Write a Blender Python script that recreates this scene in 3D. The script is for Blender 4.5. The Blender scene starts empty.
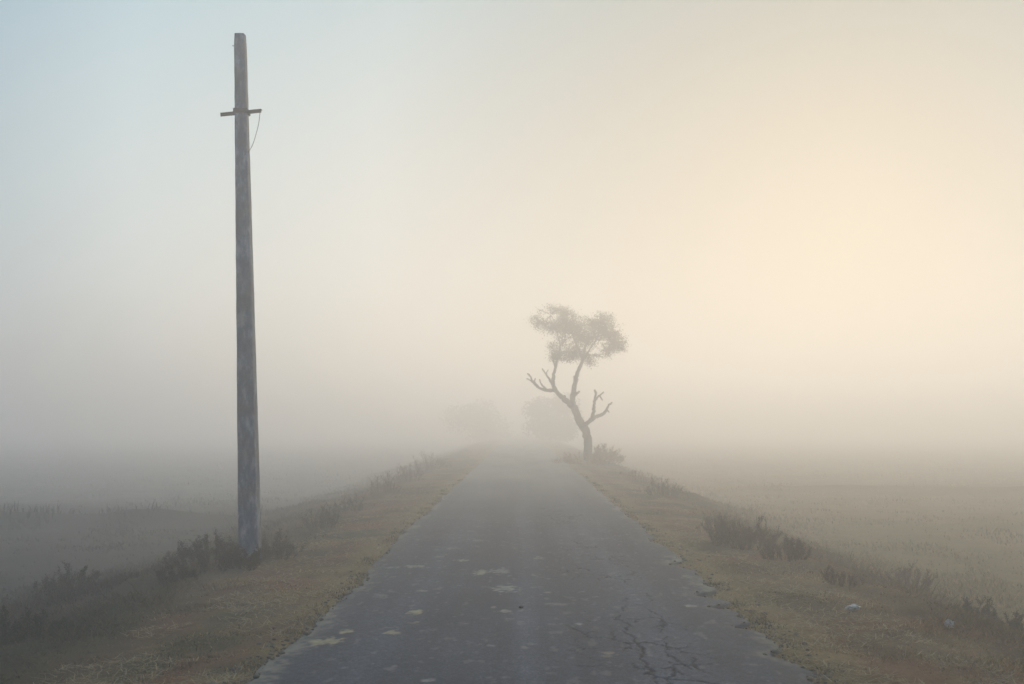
import bpy, math, random
import numpy as np
from mathutils import Vector, Matrix

random.seed(7)
rng = np.random.default_rng(11)
R = math.radians
SC = bpy.context.scene
COL = SC.collection

# ------------------------------------------------------------------ camera
EYE = Vector((0.0, 0.0, 1.65))
LENS, SENSOR = 35.0, 36.0
PITCH, YAW = R(4.75), R(0.46)
cam_d = bpy.data.cameras.new('camera')
cam = bpy.data.objects.new('camera', cam_d)
COL.objects.link(cam)
cam_d.lens, cam_d.sensor_width = LENS, SENSOR
cam_d.clip_end = 5000
cam_d.dof.use_dof = True
cam_d.dof.focus_distance = 12.5
cam_d.dof.aperture_fstop = 2.8
cam.location = EYE
cam.rotation_euler = (R(90) + PITCH, 0, YAW)
SC.camera = cam
F = LENS / SENSOR * 1024
ROT = cam.rotation_euler.to_matrix()


def ray(px, py):
    return ROT @ Vector(((px - 512) / F, (342 - py) / F, -1.0))


def on_plane(px, py, z=0.0):
    d = ray(px, py)
    t = (z - EYE.z) / d.z
    return EYE + d * t


def at_depth(px, py, y):
    d = ray(px, py)
    return EYE + d * (y / d.y)


# ------------------------------------------------------------------ numpy noise
def _hash(ix, iy, seed):
    n = (ix.astype(np.int64) * 374761393 + iy.astype(np.int64) * 668265263 + seed * 982451653) & 0xFFFFFFFF
    n = ((n ^ (n >> 13)) * 1274126177) & 0xFFFFFFFF
    n = (n ^ (n >> 16)) & 0xFFFFFFFF
    return n.astype(np.float64) / 4294967295.0


def vnoise(x, y, seed=0):
    x = np.asarray(x, float); y = np.asarray(y, float)
    ix, iy = np.floor(x), np.floor(y)
    fx, fy = x - ix, y - iy
    fx = fx * fx * (3 - 2 * fx); fy = fy * fy * (3 - 2 * fy)
    a = _hash(ix, iy, seed); b = _hash(ix + 1, iy, seed)
    c = _hash(ix, iy + 1, seed); d = _hash(ix + 1, iy + 1, seed)
    return (a * (1 - fx) + b * fx) * (1 - fy) + (c * (1 - fx) + d * fx) * fy


def fbm(x, y, seed=0, octv=4):
    s, amp, tot = 0.0, 1.0, 0.0
    for k in range(octv):
        s = s + amp * vnoise(np.asarray(x) * 2 ** k + 17.3 * k, np.asarray(y) * 2 ** k - 9.1 * k, seed + k)
        tot += amp; amp *= 0.5
    return s / tot


def sstep(a, b, x):
    t = np.clip((np.asarray(x, float) - a) / (b - a), 0, 1)
    return t * t * (3 - 2 * t)


# ------------------------------------------------------------------ object helpers
def tag(o, label=None, cat=None, group=None, kind=None):
    if label: o['label'] = label
    if cat: o['category'] = cat
    if group: o['group'] = group
    if kind: o['kind'] = kind
    return o


def empty(name, loc, rz=0.0):
    o = bpy.data.objects.new(name, None)
    COL.objects.link(o)
    o.location = loc
    o.rotation_euler = (0, 0, rz)
    return o


def link_mesh(name, me, mat, parent=None):
    o = bpy.data.objects.new(name, me)
    COL.objects.link(o)
    if mat: me.materials.append(mat)
    if parent: o.parent = parent
    return o


def np_mesh(name, verts, faces, mat, parent=None, cols=None, smooth=True):
    """verts Nx3, faces MxK (one K) -> object"""
    me = bpy.data.meshes.new(name)
    verts = np.ascontiguousarray(verts, np.float32)
    faces = np.ascontiguousarray(faces, np.int32)
    m, k = faces.shape
    me.vertices.add(len(verts)); me.vertices.foreach_set('co', verts.ravel())
    me.loops.add(m * k); me.loops.foreach_set('vertex_index', faces.ravel())
    me.polygons.add(m)
    me.polygons.foreach_set('loop_start', np.arange(0, m * k, k, dtype=np.int32))
    me.polygons.foreach_set('loop_total', np.full(m, k, np.int32))
    me.polygons.foreach_set('use_smooth', np.full(m, smooth, bool))
    if cols is not None:
        for an, arr in cols.items():
            arr = np.asarray(arr, np.float32)
            if arr.ndim == 1:
                a = me.attributes.new(an, 'FLOAT', 'POINT'); a.data.foreach_set('value', arr)
            else:
                if arr.shape[1] == 3:
                    arr = np.concatenate([arr, np.ones((len(arr), 1), np.float32)], 1)
                a = me.attributes.new(an, 'FLOAT_COLOR', 'POINT')
                a.data.foreach_set('color', np.ascontiguousarray(arr).ravel())
    me.update(calc_edges=True)
    me.validate()
    return link_mesh(name, me, mat, parent)


def grid_faces(nr, nc):
    i = np.arange((nr - 1) * (nc - 1))
    r, c = i // (nc - 1), i % (nc - 1)
    a = r * nc + c
    return np.stack([a, a + 1, a + nc + 1, a + nc], 1)


class Tubes:
    """collects swept tapered tubes into ONE mesh"""
    def __init__(self):
        self.v, self.f, self.n = [], [], 0

    def add(self, pts, rad, sides=8, wob=0.0, cap=True):
        pts = np.asarray(pts, float); rad = np.asarray(rad, float)
        n = len(pts)
        t = np.gradient(pts, axis=0)
        t /= np.linalg.norm(t, axis=1)[:, None] + 1e-9
        up = np.array([0.31, 0.95, 0.05]) if abs(t[0][1]) < 0.8 else np.array([1.0, 0, 0])
        u = np.cross(t, up); u /= np.linalg.norm(u, axis=1)[:, None] + 1e-9
        w = np.cross(t, u)
        ang = np.linspace(0, 2 * math.pi, sides, endpoint=False)
        rr = rad[:, None] * (1 + wob * (rng.random((n, sides)) - .5) * 2)
        ring = pts[:, None, :] + rr[..., None] * (np.cos(ang)[None, :, None] * u[:, None, :] + np.sin(ang)[None, :, None] * w[:, None, :])
        self.v.append(ring.reshape(-1, 3))
        base = self.n
        i, j = np.meshgrid(np.arange(n - 1), np.arange(sides), indexing='ij')
        j2 = (j + 1) % sides
        self.f.append(np.stack([base + i * sides + j, base + i * sides + j2, base + (i + 1) * sides + j2, base + (i + 1) * sides + j], -1).reshape(-1, 4))
        self.n += n * sides
        if cap:
            for e, sg in ((0, -1), (n - 1, 1)):
                tip = pts[e] + t[e] * rad[e] * 0.5 * sg
                self.v.append(tip[None, :])
                k = self.n; self.n += 1
                jj = np.arange(sides)
                a = base + e * sides + jj; b = base + e * sides + (jj + 1) % sides
                self.f.append(np.stack([a, b, np.full(sides, k), np.full(sides, k)], 1))
        return self

    def build(self, name, mat, parent=None):
        me = bpy.data.meshes.new(name)
        v = np.concatenate(self.v); f = np.concatenate(self.f)
        me.from_pydata(v.tolist(), [], [list(q) if q[2] != q[3] else [q[0], q[1], q[2]] for q in f.tolist()])
        for p in me.polygons: p.use_smooth = True
        me.update()
        return link_mesh(name, me, mat, parent)


def spline(pts, n):
    """Catmull-Rom through pts -> n points"""
    p = np.asarray(pts, float)
    q = np.vstack([2 * p[0] - p[1], p, 2 * p[-1] - p[-2]])
    out = []
    seg = len(p) - 1
    for s in np.linspace(0, seg - 1e-6, n):
        i = int(s); t = s - i
        a, b, c, d = q[i], q[i + 1], q[i + 2], q[i + 3]
        out.append(.5 * ((2 * b) + (-a + c) * t + (2 * a - 5 * b + 4 * c - d) * t * t + (-a + 3 * b - 3 * c + d) * t ** 3))
    return np.array(out)


# ------------------------------------------------------------------ materials
def new_mat(name):
    m = bpy.data.materials.new(name); m.use_nodes = True
    nt = m.node_tree; nt.nodes.clear()
    out = nt.nodes.new('ShaderNodeOutputMaterial')
    bs = nt.nodes.new('ShaderNodeBsdfPrincipled')
    nt.links.new(bs.outputs[0], out.inputs[0])
    return m, nt, bs, out


def N(nt, typ, **kw):
    n = nt.nodes.new(typ)
    for k, v in kw.items():
        if hasattr(n, k) and k not in n.inputs: setattr(n, k, v)
        else: n.inputs[k].default_value = v
    return n


def noise(nt, vec, scale, detail=4, rough=.55):
    n = N(nt, 'ShaderNodeTexNoise', Scale=scale, Detail=detail, Roughness=rough)
    if vec is not None: nt.links.new(vec, n.inputs['Vector'])
    return n.outputs['Fac']


def ramp(nt, fac, stops):
    r = nt.nodes.new('ShaderNodeValToRGB')
    e = r.color_ramp.elements
    while len(e) < len(stops): e.new(.5)
    for el, (p, c) in zip(e, stops):
        el.position = p
        el.color = (*c, 1) if len(c) == 3 else c
    nt.links.new(fac, r.inputs[0])
    return r.outputs[0]


def mixc(nt, fac, a, b, mode='MIX'):
    m = nt.nodes.new('ShaderNodeMix'); m.data_type = 'RGBA'; m.blend_type = mode
    for s, v in ((0, fac), (6, a), (7, b)):
        if isinstance(v, (float, int)): m.inputs[s].default_value = v
        elif isinstance(v, tuple): m.inputs[s].default_value = (*v, 1)
        else: nt.links.new(v, m.inputs[s])
    return m.outputs[2]


def math_n(nt, op, a, b=None):
    m = nt.nodes.new('ShaderNodeMath'); m.operation = op
    for i, v in enumerate((a, b)):
        if v is None: continue
        if isinstance(v, (float, int)): m.inputs[i].default_value = v
        else: nt.links.new(v, m.inputs[i])
    return m.outputs[0]


def obj_vec(nt):
    return nt.nodes.new('ShaderNodeTexCoord').outputs['Object']


def bump(nt, bs, h, strength=.4, dist=.02):
    b = N(nt, 'ShaderNodeBump', Strength=strength, Distance=dist)
    nt.links.new(h, b.inputs['Height']); nt.links.new(b.outputs[0], bs.inputs['Normal'])


def attr(nt, name):
    a = nt.nodes.new('ShaderNodeAttribute'); a.attribute_name = name
    return a


def leaf_mat(name, translucency=.3):
    """base colour from the per-leaf colour attribute"""
    m, nt, bs, out = new_mat(name)
    a = attr(nt, 'Col')
    nt.links.new(a.outputs['Color'], bs.inputs['Base Color'])
    bs.inputs['Roughness'].default_value = .85
    bs.inputs['Specular IOR Level'].default_value = .2
    tr = nt.nodes.new('ShaderNodeBsdfTranslucent')
    nt.links.new(a.outputs['Color'], tr.inputs[0])
    mx = nt.nodes.new('ShaderNodeMixShader'); mx.inputs[0].default_value = translucency
    nt.links.new(bs.outputs[0], mx.inputs[1]); nt.links.new(tr.outputs[0], mx.inputs[2])
    nt.links.new(mx.outputs[0], out.inputs[0])
    return m


M_LEAF = leaf_mat('leaf', .5)
M_GRASS = leaf_mat('grass_blades', .25)

# ground soil
m, nt, bs, out = new_mat('soil'); M_SOIL = m
v = obj_vec(nt)
a = attr(nt, 'Col')
n1 = noise(nt, v, 1.7, 6); n2 = noise(nt, v, 24, 5, .65)
c = mixc(nt, .75, a.outputs['Color'], ramp(nt, n2, [(.25, (.35, .34, .33)), (.75, (1.0, 1.0, 1.0))]), 'MULTIPLY')
c = mixc(nt, .5, c, ramp(nt, n1, [(.3, (.55, .55, .5)), (.7, (1.0, .97, .92))]), 'MULTIPLY')
nt.links.new(c, bs.inputs['Base Color'])
bs.inputs['Roughness'].default_value = .95
bs.inputs['Specular IOR Level'].default_value = .15
bump(nt, bs, math_n(nt, 'ADD', n2, noise(nt, v, 90, 3)), .9, .03)

# asphalt
m, nt, bs, out = new_mat('asphalt'); M_ASPHALT = m
v = obj_vec(nt)
big = noise(nt, v, .9, 5)
agg = noise(nt, v, 48, 5, .8)
med = noise(nt, v, 14, 5, .6)
mp = N(nt, 'ShaderNodeMapping'); mp.inputs['Scale'].default_value = (3.2, .10, 1)
nt.links.new(v, mp.inputs[0])
streak = noise(nt, mp.outputs[0], 1.0, 3)
c = ramp(nt, big, [(.3, (.042, .053, .068)), (.7, (.064, .078, .095))])
c = mixc(nt, .75, c, ramp(nt, agg, [(.32, (.25, .25, .26)), (.52, (.85, .85, .85)), (.68, (2.2, 2.15, 2.05))]), 'MULTIPLY')
c = mixc(nt, .6, c, ramp(nt, med, [(.3, (.5, .51, .53)), (.7, (1.35, 1.33, 1.3))]), 'MULTIPLY')
c = mixc(nt, .85, c, ramp(nt, streak, [(.30, (.68, .69, .72)), (.7, (1.3, 1.27, 1.22))]), 'MULTIPLY')
# scattered pale chips
chip = ramp(nt, noise(nt, v, 30, 2, .5), [(.72, (0, 0, 0)), (.76, (1, 1, 1))])
c = mixc(nt, math_n(nt, 'MULTIPLY', chip, .5), c, (.26, .245, .21))
c = mixc(nt, attr(nt, 'wear').outputs['Fac'], c, mixc(nt, 1.0, c, (1.75, 1.72, 1.66), 'MULTIPLY'))
st = attr(nt, 'dust_haze'); cr = attr(nt, 'crack')
dust_haze_f = math_n(nt, 'MULTIPLY', st.outputs['Fac'], 1.0)
dc = mixc(nt, attr(nt, 'dust_haze_tone').outputs['Fac'], (.36, .36, .33), (.44, .36, .19))
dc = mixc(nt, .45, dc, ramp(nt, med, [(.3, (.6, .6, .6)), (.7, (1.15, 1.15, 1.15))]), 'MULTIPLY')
c = mixc(nt, dust_haze_f, c, dc)  # road dust, plus painted mist paleness on the distant stretch
c = mixc(nt, cr.outputs['Fac'], c, (.012, .011, .011))
nt.links.new(c, bs.inputs['Base Color'])
bs.inputs['Roughness'].default_value = .85
bs.inputs['Specular IOR Level'].default_value = .2
bump(nt, bs, math_n(nt, 'ADD', agg, math_n(nt, 'MULTIPLY', med, .6)), .55, .008)

# concrete
m, nt, bs, out = new_mat('weathered_concrete'); M_CONC = m
v = obj_vec(nt)
mp = N(nt, 'ShaderNodeMapping'); mp.inputs['Scale'].default_value = (6, 6, 2.4); nt.links.new(v, mp.inputs[0])
n1 = noise(nt, mp.outputs[0], 1.5, 7, .68); n2 = noise(nt, v, 45, 5, .7); n3 = noise(nt, v, 2.3, 4)
c = ramp(nt, n1, [(.34, (.105, .122, .142)), (.5, (.175, .190, .205)), (.64, (.40, .40, .38))])
c = mixc(nt, ramp(nt, n3, [(.50, (0, 0, 0)), (.60, (.42, .42, .42))]), c, (.27, .155, .085))
c = mixc(nt, .6, c, ramp(nt, n2, [(.3, (.6, .6, .6)), (.7, (1.15, 1.15, 1.15))]), 'MULTIPLY')
nt.links.new(c, bs.inputs['Base Color'])
bs.inputs['Roughness'].default_value = .9
bump(nt, bs, math_n(nt, 'ADD', n2, n1), .6, .012)

m, nt, bs, out = new_mat('rusty_iron'); M_IRON = m
v = obj_vec(nt)
c = ramp(nt, noise(nt, v, 30, 5), [(.35, (.010, .011, .013)), (.65, (.030, .024, .022))])
nt.links.new(c, bs.inputs['Base Color'])
bs.inputs['Roughness'].default_value = .75; bs.inputs['Specular IOR Level'].default_value = .2

m, nt, bs, out = new_mat('bark'); M_BARK = m
v = obj_vec(nt)
mp = N(nt, 'ShaderNodeMapping'); mp.inputs['Scale'].default_value = (5, 5, 1.2); nt.links.new(v, mp.inputs[0])
n1 = noise(nt, mp.outputs[0], 2.2, 6, .65)
c = ramp(nt, n1, [(.3, (.06, .05, .04)), (.7, (.17, .14, .11))])
nt.links.new(c, bs.inputs['Base Color']); bs.inputs['Roughness'].default_value = .95
bump(nt, bs, n1, 1.0, .06)

m, nt, bs, out = new_mat('dry_stem'); M_STEM = m
v = obj_vec(nt)
c = ramp(nt, noise(nt, v, 12, 3), [(.3, (.045, .037, .026)), (.7, (.12, .095, .06))])
nt.links.new(c, bs.inputs['Base Color']); bs.inputs['Roughness'].default_value = .95

m, nt, bs, out = new_mat('white_plastic'); M_SCRAP = m
v = obj_vec(nt)
c = ramp(nt, noise(nt, v, 25, 4), [(.3, (.44, .39, .30)), (.7, (.68, .61, .48))])
nt.links.new(c, bs.inputs['Base Color']); bs.inputs['Roughness'].default_value = .5
m, nt, bs, out = new_mat('dusty_paper'); M_PAPER = m
v = obj_vec(nt)
c = ramp(nt, noise(nt, v, 25, 4), [(.3, (.42, .32, .26)), (.7, (.60, .49, .40))])
nt.links.new(c, bs.inputs['Base Color']); bs.inputs['Roughness'].default_value = .8

# ------------------------------------------------------------------ terrain
ROAD_X, ROAD_HW = 0.10, 1.87


def edge_left(y):
    return ROAD_X - ROAD_HW + (fbm(y * .45, y * 0 + 3, 21, 3) - .5) * .16 + (fbm(y * 3, y * 0, 22, 3) - .5) * .11


def edge_right(y):
    y = np.asarray(y, float)
    e = ROAD_X + ROAD_HW + .06 + (fbm(y * .5, y * 0 + 8, 31, 3) - .5) * .12 + (fbm(y * 3.2, y * 0, 32, 3) - .5) * .16
    for yc, w, d in ((9.95, .26, .26), (9.3, .13, .20), (8.45, .15, .19), (7.45, .16, .13), (12.1, .4, .18), (6.75, .12, .10), (14.5, .5, .15)):
        e = e - d * np.exp(-((y - yc) / w) ** 2 * 1.2)
    return e


def road_z(x, y):
    return -.018 * ((x - ROAD_X) / ROAD_HW) ** 2 + (fbm(np.asarray(x) * .5, np.asarray(y) * .3, 41, 2) - .5) * .015


FIELD_Z = -0.95


def ground_z(x, y):
    x = np.asarray(x, float); y = np.asarray(y, float)
    d = np.abs(x - ROAD_X)
    crest = np.where(x > 0, 3.55, 3.75) + (fbm(y * .25, x * 0 + np.sign(x) * 5, 51, 3) - .5) * 1.1 + (fbm(y * 1.1, x * .6 + np.sign(x) * 9, 60, 3) - .5) * .9
    near = sstep(ROAD_HW - .25, ROAD_HW + .15, d)
    verge = -.075 + near * (.045 + (fbm(x * 1.1, y * 1.1, 52, 4) - .5) * .12 + (fbm(x * 6, y * 6, 57, 3) - .5) * .035)
    verge = verge + (fbm(x * 1.6, y * 1.3, 66, 4) - .5) * .22 * sstep(2.9, 4.2, d)
    verge = verge - .085 * np.clip(d - 2.0, 0, 3)
    verge = verge + .03 * np.exp(-((d - crest + .4) / .7) ** 2) * (fbm(x * .8, y * .5, 58, 3) * 2)
    field = FIELD_Z + (fbm(x * .35, y * .35, 53, 4) - .5) * .22 + (fbm(x * 2, y * 2, 54, 3) - .5) * .08
    # low earth bund along the left field, bunds on the right
    field = field + .30 * np.exp(-((y - 27 - .04 * x) / .6) ** 2) * sstep(6, 9, -x) * (.6 + .8 * fbm(x * .6, y * 0, 59, 3))
    field = field + .30 * np.exp(-((y - 40 + .1 * x) / .8) ** 2) * sstep(7, 10, x)
    t = sstep(0, np.where(x < 0, 4.6, 3.4), d - crest)
    return verge * (1 - t) + field * t


def axis_y():
    ys = [-40, -30, -22, -16, -11, -7, -4, -2, 0, 1.5]
    y = 2.5
    while y < 700:
        ys.append(y); y += max(.05, y * y / 1650 * .9) if y < 60 else y * .04
    return np.array(ys)


def axis_x():
    xs = [0.0]
    x = 0.0
    while x < 700:
        x += .06 if x < 6.5 else (x - 6.5) * .09 + .08
        xs.append(x)
    xs = np.array(xs)
    return np.concatenate([-xs[:0:-1], xs]) + ROAD_X


PAL = {
    'straw': (.30, .235, .125), 'tan': (.22, .165, .095), 'brown': (.17, .112, .066), 'dirt': (.16, .125, .085),
    'rust': (.19, .105, .065), 'olive': (.135, .118, .048), 'green': (.055, .070, .028), 'dark': (.032, .040, .024),
    'pale': (.36, .31, .21),
}
PAL = {k: np.array(v) for k, v in PAL.items()}
PAL['straw'] = np.array((.50, .345, .145)); PAL['tan'] = np.array((.38, .245, .110)); PAL['pale'] = np.array((.56, .44, .24))
PAL['dirt'] = np.array((.30, .205, .115)); PAL['rust'] = np.array((.36, .17, .085)); PAL['brown'] = np.array((.20, .118, .058))


def lerp(a, b, t):
    return a + (b - a) * np.asarray(t)[..., None]


def ground_col(x, y):
    """ground colour: straw near the tarmac, browns and greens further out, wet dark field, mist paling painted in far off"""
    d = np.abs(x - ROAD_X)
    side = np.sign(x - ROAD_X)
    n = fbm(x * .9, y * .6, 61, 4); n2 = fbm(x * 2.5, y * 2.0, 62, 4); n3 = fbm(x * .35, y * .2, 63, 3)
    c = lerp(PAL['dirt'], PAL['tan'], sstep(.35, .65, n2))
    c = lerp(c, PAL['brown'], sstep(.42, .62, n) * .8)
    c = lerp(c, PAL['olive'], sstep(.55, .70, fbm(x * .8 + 9, y * .7, 64, 4)) * .8)
    c = lerp(c, PAL['rust'], sstep(.50, .70, fbm(x * 1.3 + 4, y * 1.0, 65, 3)) * .7)
    inner = 1 - sstep(.15, .75, d - ROAD_HW + (n2 - .5) * .5)
    c = lerp(c, PAL['straw'], inner * .8 * sstep(.25, .5, n))
    outer = sstep(1.1, 2.6, d - ROAD_HW + (n - .5) * .9)
    out_c = np.where((side < 0)[..., None], lerp(PAL['brown'] * .75, PAL['green'], sstep(.4, .6, n)), lerp(PAL['brown'] * .75, PAL['olive'] * .7, sstep(.4, .6, n) * .7))
    c = lerp(c, out_c, outer * .85)
    fld = sstep(4.4, 7.5, d)
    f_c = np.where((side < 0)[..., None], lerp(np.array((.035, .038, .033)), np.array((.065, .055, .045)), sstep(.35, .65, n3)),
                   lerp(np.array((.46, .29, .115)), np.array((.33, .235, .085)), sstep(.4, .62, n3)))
    # stubble beyond the bunds, with mist brightness painted into its colour
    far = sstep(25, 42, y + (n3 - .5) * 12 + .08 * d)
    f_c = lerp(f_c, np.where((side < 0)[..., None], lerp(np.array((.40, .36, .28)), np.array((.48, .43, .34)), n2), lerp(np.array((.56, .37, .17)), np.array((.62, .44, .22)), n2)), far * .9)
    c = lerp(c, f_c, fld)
    return c


xs, ys = axis_x(), axis_y()
X, Y = np.meshgrid(xs, ys)
Z = ground_z(X, Y)
o = np_mesh('ground', np.stack([X, Y, Z], -1).reshape(-1, 3), grid_faces(len(ys), len(xs)), M_SOIL,
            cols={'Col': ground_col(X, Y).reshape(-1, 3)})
tag(o, kind='structure')

# ------------------------------------------------------------------ road
rows = [-30, -20, -12, -7, -4, -2, 0, 1.5, 2.5, 3.2, 3.9, 4.5, 5.0]
y = 5.2
while y < 500:
    rows.append(y); y += max(.0125, y * y / 1650 * .42) if y < 60 else y * .03
rows = np.array(rows)
NC = 331
tt = np.linspace(0, 1, NC)
el, er = edge_left(rows), edge_right(rows)
RX = el[:, None] + (er - el)[:, None] * tt[None, :]
RY = np.repeat(rows[:, None], NC, 1)
edge_in = np.minimum(tt, 1 - tt)[None, :] * (er - el)[:, None]
RZ = road_z(RX, RY) - .012 * np.exp(-edge_in / .03)


def poly_dist(px, py, pts):
    best = np.full(px.shape, 1e9)
    for (ax, ay), (bx, by) in zip(pts[:-1], pts[1:]):
        dx, dy = bx - ax, by - ay
        t = np.clip(((px - ax) * dx + (py - ay) * dy) / (dx * dx + dy * dy + 1e-9), 0, 1)
        best = np.minimum(best, np.hypot(px - ax - t * dx, py - ay - t * dy))
    return best


cracks = [
    ([(616, 617), (625, 623), (629, 626), (622, 630.5), (630.5, 636), (633.7, 643), (642, 650.5), (643, 658), (646.7, 664), (647, 670.5), (654.7, 676), (669, 678), (682, 679), (699, 679.4), (716, 684)], .0115),
    ([(671.6, 664), (671, 678), (667, 685), (672, 700)], .010),
    ([(669, 637), (663.6, 641), (665, 649.5), (673.7, 657), (684, 663), (693, 668)], .007),
    ([(625, 595), (625.7, 605), (619, 613), (616, 617)], .006),
    ([(610.5, 555), (616, 559), (621, 563)], .009),
    ([(646, 592), (650, 600), (645, 606), (655, 612), (662, 620), (660, 630), (669, 637)], .004),
    ([(628, 600), (640, 605), (652, 607)], .004),
    ([(690, 655), (693, 662), (694, 664)], .010),
    ([(654.7, 676), (652, 690), (660, 710)], .007),
]
crk = np.zeros_like(RX)
wx = RX + (fbm(RX * 9, RY * 9, 71, 3) - .5) * .10 + (fbm(RX * 30, RY * 25, 74, 2) - .5) * .030
wy = RY + (fbm(RX * 9 + 50, RY * 9, 72, 3) - .5) * .10
sel = (RY > 5) & (RY < 16)
for pts, w in cracks:
    g = [tuple(on_plane(a, b)[:2]) for a, b in pts]
    dd = poly_dist(wx[sel], wy[sel], g)
    brk = .45 + .9 * fbm(RX[sel] * 5, RY[sel] * 5, 73, 2)
    crk[sel] = np.maximum(crk[sel], 1 - sstep(w * .45 * brk, w * 1.25 * brk, dd))


def voro_edge(x, y, cell, seed):
    ix, iy = np.floor(x / cell), np.floor(y / cell)
    f1 = np.full(x.shape, 1e9); f2 = np.full(x.shape, 1e9)
    for dx in (-1, 0, 1):
        for dy in (-1, 0, 1):
            cx, cy = ix + dx, iy + dy
            qx = (cx + _hash(cx, cy, seed)) * cell; qy = (cy + _hash(cx, cy, seed + 5)) * cell
            d = np.hypot(x - qx, y - qy)
            f2 = np.minimum(f2, np.maximum(f1, d)); f1 = np.minimum(f1, d)
    return f2 - f1


# web of fine cracks on the right half (alligator cracking)
sel2 = (RY > 4) & (RY < 22) & (RX > .2)
ve = voro_edge(wx[sel2], wy[sel2] * .8, .26, 81)
zone = sstep(.25, .55, RX[sel2]) * (1 - sstep(1.15, 1.5, RX[sel2])) * sstep(.38, .56, fbm(RX[sel2] * .9, RY[sel2] * .5, 82, 3))
wd = .0015 + RY[sel2] * .00075
web = (1 - sstep(wd * .5, wd * 1.7, ve)) * zone * 1.15 * sstep(.40, .65, fbm(RX[sel2] * 3, RY[sel2] * 3, 83, 2))
crk[sel2] = np.maximum(crk[sel2], web)
RZ = RZ - .012 * crk

patches = [  # px, py, width px, tone(0 grey..1 tan), strength
    (324, 640, 27, 1, .95), (346, 629.5, 17, 1, .85), (416, 611.5, 17, 1, .9), (412, 622, 11, 1, .6), (392, 631.5, 15, 1, .85),
    (415, 565, 17, .4, .7), (390, 566, 13, .2, .5), (423, 590, 8, .3, .7), (419, 580, 8, .3, .5), (344, 667, 6, .1, .5), (374, 663, 5, .2, .6),
    (427, 680, 17, .3, .75), (392, 668, 14, .1, .35), (380, 594, 13, .1, .35), (424, 630, 7, .2, .4), (464, 560, 15, .4, .8), (481, 572.6, 18, .6, .85),
    (500, 570.5, 17, .2, .7), (506, 588.5, 24, .3, .85), (506, 611, 11, .3, .8), (494, 607, 5, .4, .6), (491, 646, 7, .1, .5), (491, 677, 8, .1, .5),
    (538, 558, 13, .3, .5), (548, 592, 9, .2, .5), (559, 604, 17, .2, .4), (579, 624, 8, .1, .7), (524, 648, 7, .6, .4), (580, 569, 7, .8, .6),
    (690, 605, 9, .3, .8), (608, 653, 15, .9, .5), (607, 664, 5, .1, .4), (452, 548, 12, .3, .4), (478, 540, 14, .3, .35), (440, 556, 9, .4, .4),
    (568, 613, 12, .2, .3), (533, 575, 8, .2, .35), (470, 600, 6, .2, .3), (365, 605, 7, .2, .3), (455, 640, 5, .2, .3),
]
dust_haze = np.zeros_like(RX); tone = np.full_like(RX, .3)
nx = .5 * (fbm(RX * 7, RY * 7, 91, 4) - .5) + .8 * (fbm(RX * 21, RY * 17, 95, 3) - .5); nx2 = fbm(RX * 26, RY * 26, 92, 3)
for px, py, w, tn, s in patches:
    g = on_plane(px, py)
    r = w / F * g.y * .5
    bx = np.abs(RX - g.x) < r * 2.5; by = np.abs(RY - g.y) < r * 4
    mk = bx & by
    el_ = 1.0 + 1.0 * random.random()
    q = np.hypot((RX[mk] - g.x) / r, (RY[mk] - g.y) / (r * el_)) + nx[mk] * 2.6
    f = (1 - sstep(.45, 1.2, q)) * s * (.35 + .9 * nx2[mk])
    tone[mk] = np.where(f > dust_haze[mk], tn, tone[mk])
    dust_haze[mk] = np.maximum(dust_haze[mk], f)
wear = np.zeros_like(RX)
for xc, w_, a_ in ((.12, .13, .9), (-.95, .30, .55), (1.05, .34, .75), (.02, .06, .5)):
    xm = xc + (fbm(RY * .22, RY * 0 + xc * 7, 96, 2) - .5) * .30
    wear = np.maximum(wear, a_ * np.exp(-((RX - xm) / w_) ** 2) * (.35 + .9 * fbm(RX * 2.5, RY * .55, 97, 3)))
# dusty, worn margins and specks
spk = sstep(.68, .80, fbm(RX * 16, RY * 9, 93, 3)) * .22 * sstep(5, 7, RY)
dust_haze = np.maximum(dust_haze, spk)
marg = (1 - sstep(.02, .30, edge_in + (nx) * .25)) * .10 + .38 * sstep(.48, .64, fbm(RX * 2.2, RY * 1.1, 98, 4)) * (1 - sstep(.03, .22, edge_in + nx * .35))
tone = np.where(marg > dust_haze, .7, tone)
dust_haze = np.maximum(dust_haze, marg)
far = .62 * sstep(15, 36, RY) * (.35 + 1.0 * fbm(RX * 1.4, RY * .25, 99, 4))  # mist paleness painted into the road colour, growing with distance
tone = np.where(far > dust_haze, .6, tone)
dust_haze = np.maximum(dust_haze, far)
dust_haze = np.clip(dust_haze, 0, 1)
# skirt so the tarmac has thickness
def skirt(k, s):
    return np.stack([RX[:, k] + s * .02, RY[:, k], RZ[:, k] - .11], -1)
V = np.concatenate([skirt(0, -1)[:, None], np.stack([RX, RY, RZ], -1), skirt(NC - 1, 1)[:, None]], 1)
padA = lambda a: np.concatenate([a[:, :1], a, a[:, -1:]], 1).ravel()
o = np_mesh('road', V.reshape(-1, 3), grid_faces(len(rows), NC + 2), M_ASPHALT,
            cols={'dust_haze': padA(dust_haze), 'dust_haze_tone': padA(tone), 'crack': padA(crk), 'wear': padA(wear)})
tag(o, kind='structure')


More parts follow.
